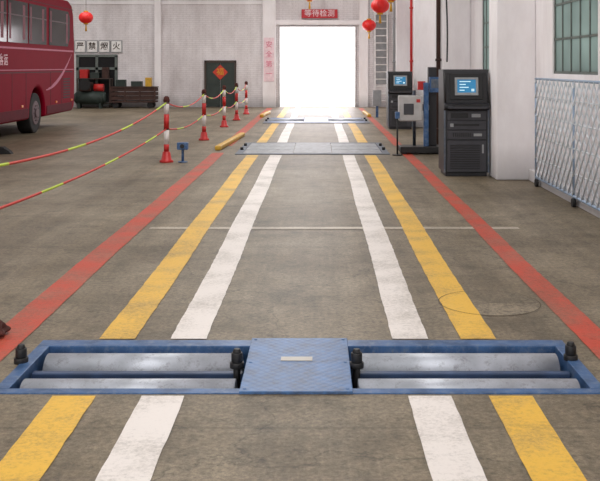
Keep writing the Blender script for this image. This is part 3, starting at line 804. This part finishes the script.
# ------------------------------------------------------------ bus
BX, BY, BL, BW, BH = -6.7, 15.2, 11.0, 2.5, 3.36
r = root("bus", (BX, BY, 0), "maroon coach with pink stripes and tinted windows", "bus")
def arch(c):
    R = 0.60; zc = 0.48; dz = 0.35-zc; a0 = math.asin(dz/R)
    A = []
    n = 18
    for i in range(n+1):
        a = (math.pi-a0)-(math.pi-2*a0)*i/n
        A.append((c+R*math.cos(a), zc+R*math.sin(a)))
    return A
prof = [(0.06, 0.35)]+arch(2.6)+arch(7.5)+[(10.75, 0.38), (10.95, 0.5), (11.0, 1.2), (10.98, 2.2), (10.86, 3.0), (10.7, 3.26), (10.4, BH), (0.5, BH), (0.2, 3.2), (0.08, 2.6), (0, 1.4), (0, 0.5)]
bm = bmesh.new()
A = [bm.verts.new((0, y, z)) for y, z in prof]; B = [bm.verts.new((-BW, y, z)) for y, z in prof]
bm.faces.new(A); bm.faces.new(list(reversed(B)))
for i in range(len(prof)):
    j = (i+1) % len(prof); bm.faces.new((A[i], B[i], B[j], A[j]))
o = obj("body", bm, M_busb, parent=r, bevel=0.09)
o.modifiers["bevel"].segments = 4
wy = [(0.9, 2.2), (2.3, 3.7), (3.8, 5.2), (5.3, 6.7), (6.8, 8.2), (8.45, 10.4)]
for a, b in wy:
    bm = bmesh.new()
    if b < 10: P4 = [(a, 2.12), (b, 2.12), (b, 3.05), (a, 3.05)]
    else: P4 = [(a, 2.12), (b-0.2, 2.12), (b, 2.35), (b, 2.9), (b-0.15, 3.05), (a, 3.05)]
    v1 = [bm.verts.new((0.0, y, z)) for y, z in P4]; v2 = [bm.verts.new((0.012, y, z)) for y, z in P4]
    bm.faces.new(v1); bm.faces.new(list(reversed(v2)))
    for i in range(len(P4)): bm.faces.new((v1[i], v2[i], v2[(i+1) % len(P4)], v1[(i+1) % len(P4)]))
    wn = obj("side_window", bm, M_glass, parent=r)
    for ca, cb_ in ((b-0.38, b-0.2), (a+0.08, a+0.2)):
        simple("curtain", [(0.012, 0.014, ca, cb_, 2.2, 2.98)], M_curtain, parent=wn)
    simple("window_rail", [(0.012, 0.02, a, min(b, 10.2), 2.72, 2.745)], M_rim, parent=wn)
simple("side_stripe", [(0.0, 0.006, 0.3, 10.8, 1.98, 2.02), (0.0, 0.006, 0.3, 10.85, 1.50, 1.52)], M_buss, parent=r)
simple("skirt", [(-0.01, 0.012, 3.35, 6.75, 0.40, 0.62), (-0.01, 0.012, 8.25, 10.6, 0.42, 0.62)], M_busk, parent=r)
text("lettering", "旅游客运", 0.26, (0.004, 4.75, 1.72), (math.pi/2, 0, math.pi/2), M_buslet, r, 1.2, 0.004)
bm = bmesh.new()
pts = [(8.2+0.12*i, 1.0+0.9*((i/20.0)**2)) for i in range(21)]
for i in range(20):
    (ya, za), (yb, zb) = pts[i], pts[i+1]; w_ = 0.09*math.sin(math.pi*(i+0.5)/20)+0.02
    bm.faces.new([bm.verts.new(p) for p in ((0.005, ya, za), (0.005, yb, zb), (0.005, yb, zb+w_), (0.005, ya, za+w_))])
bmesh.ops.remove_doubles(bm, verts=bm.verts[:], dist=0.02)
obj("swoosh", bm, M_buss, parent=r)
bm = bmesh.new()
for yv in (3.6, 4.6, 5.6, 6.6, 8.6, 9.6): box(bm, 0.0, 0.004, yv-0.01, yv+0.01, 0.45, 1.45)
box(bm, 0.0, 0.004, 3.4, 10.7, 1.44, 1.46); box(bm, 0, 0.004, 0.3, 10.8, 3.12, 3.135)
obj("panel_seam", bm, M_busd, parent=r)
simple("engine_grille", [(0.0, 0.008, 9.75, 10.45, 0.75+q*0.07, 0.785+q*0.07) for q in range(8)], M_busd, parent=r)
for yv in (4.1, 6.3, 9.1, 10.6): simple("marker_lamp", [(0.0, 0.02, yv-0.05, yv+0.05, 0.66, 0.71)], M_lamp, parent=r)
for yc in (2.6, 7.5):
    bm = bmesh.new(); cyl(bm, (-0.38, yc, 0.48), (-0.05, yc, 0.48), 0.48, seg=40)
    wl = obj("wheel", bm, M_rubber, parent=r, bevel=0.03)
    bm = bmesh.new(); cyl(bm, (-0.06, yc, 0.48), (-0.035, yc, 0.48), 0.30, 0.27, seg=32); cyl(bm, (-0.04, yc, 0.48), (0.0, yc, 0.48), 0.11, seg=20)
    for q in range(10):
        a = 2*math.pi*q/10; cyl(bm, (-0.04, yc+0.18*math.cos(a), 0.48+0.18*math.sin(a)), (-0.015, yc+0.18*math.cos(a), 0.48+0.18*math.sin(a)), 0.02, seg=8)
    obj("wheel_rim", bm, M_rim, parent=wl)
    bm = bmesh.new(); cyl(bm, (-BW+0.05, yc, 0.48), (-BW+0.38, yc, 0.48), 0.48, seg=32); cyl(bm, (-BW+0.38, yc, 0.48), (-0.38, yc, 0.48), 0.08, seg=12)
    obj("wheel", bm, M_rubber, parent=r)

# ------------------------------------------------------------ camera
cam = bpy.data.cameras.new("camera"); co = bpy.data.objects.new("camera", cam); COL.objects.link(co)
co.location = (0, 0, 1.6); co.rotation_euler = (math.pi/2, 0, 0)
cam.sensor_width = 36; cam.lens = 57.0; cam.shift_x = -18/600; cam.shift_y = -174.5/600; cam.clip_end = 300
sc.camera = co

# ------------------------------------------------------------ lights
w = bpy.data.worlds.new("world"); sc.world = w; w.use_nodes = True
bg = w.node_tree.nodes["Background"]; bg.inputs["Color"].default_value = (1.0, 0.98, 0.98, 1); bg.inputs["Strength"].default_value = 2.3
def area(loc, sx, sy, e, col=(1, 0.98, 0.96), rot=(0, 0, 0)):
    l = bpy.data.lights.new("fill_area_light", 'AREA'); l.shape = 'RECTANGLE'; l.size = sx; l.size_y = sy; l.energy = e; l.color = col
    o = bpy.data.objects.new("fill_area_light", l); COL.objects.link(o); o.location = loc; o.rotation_euler = rot
for yy, e in ((4, 240), (13, 260), (22, 280), (31, 320)):  # overhead fill lamps added below the closed ceiling, which has no roof openings
    area((-1.0, yy, HC-0.1), 3.0, 5, e)
for yy, e in ((8, 180), (20, 180), (31, 270)):
    area((-8.5, yy, HC-0.1), 3.0, 6, e)
# daylight pouring through the end doorway
area((0, YB+0.6, 1.9), 2.8, 2.8, 150, (1, 0.93, 0.97), (math.radians(-90), 0, 0))
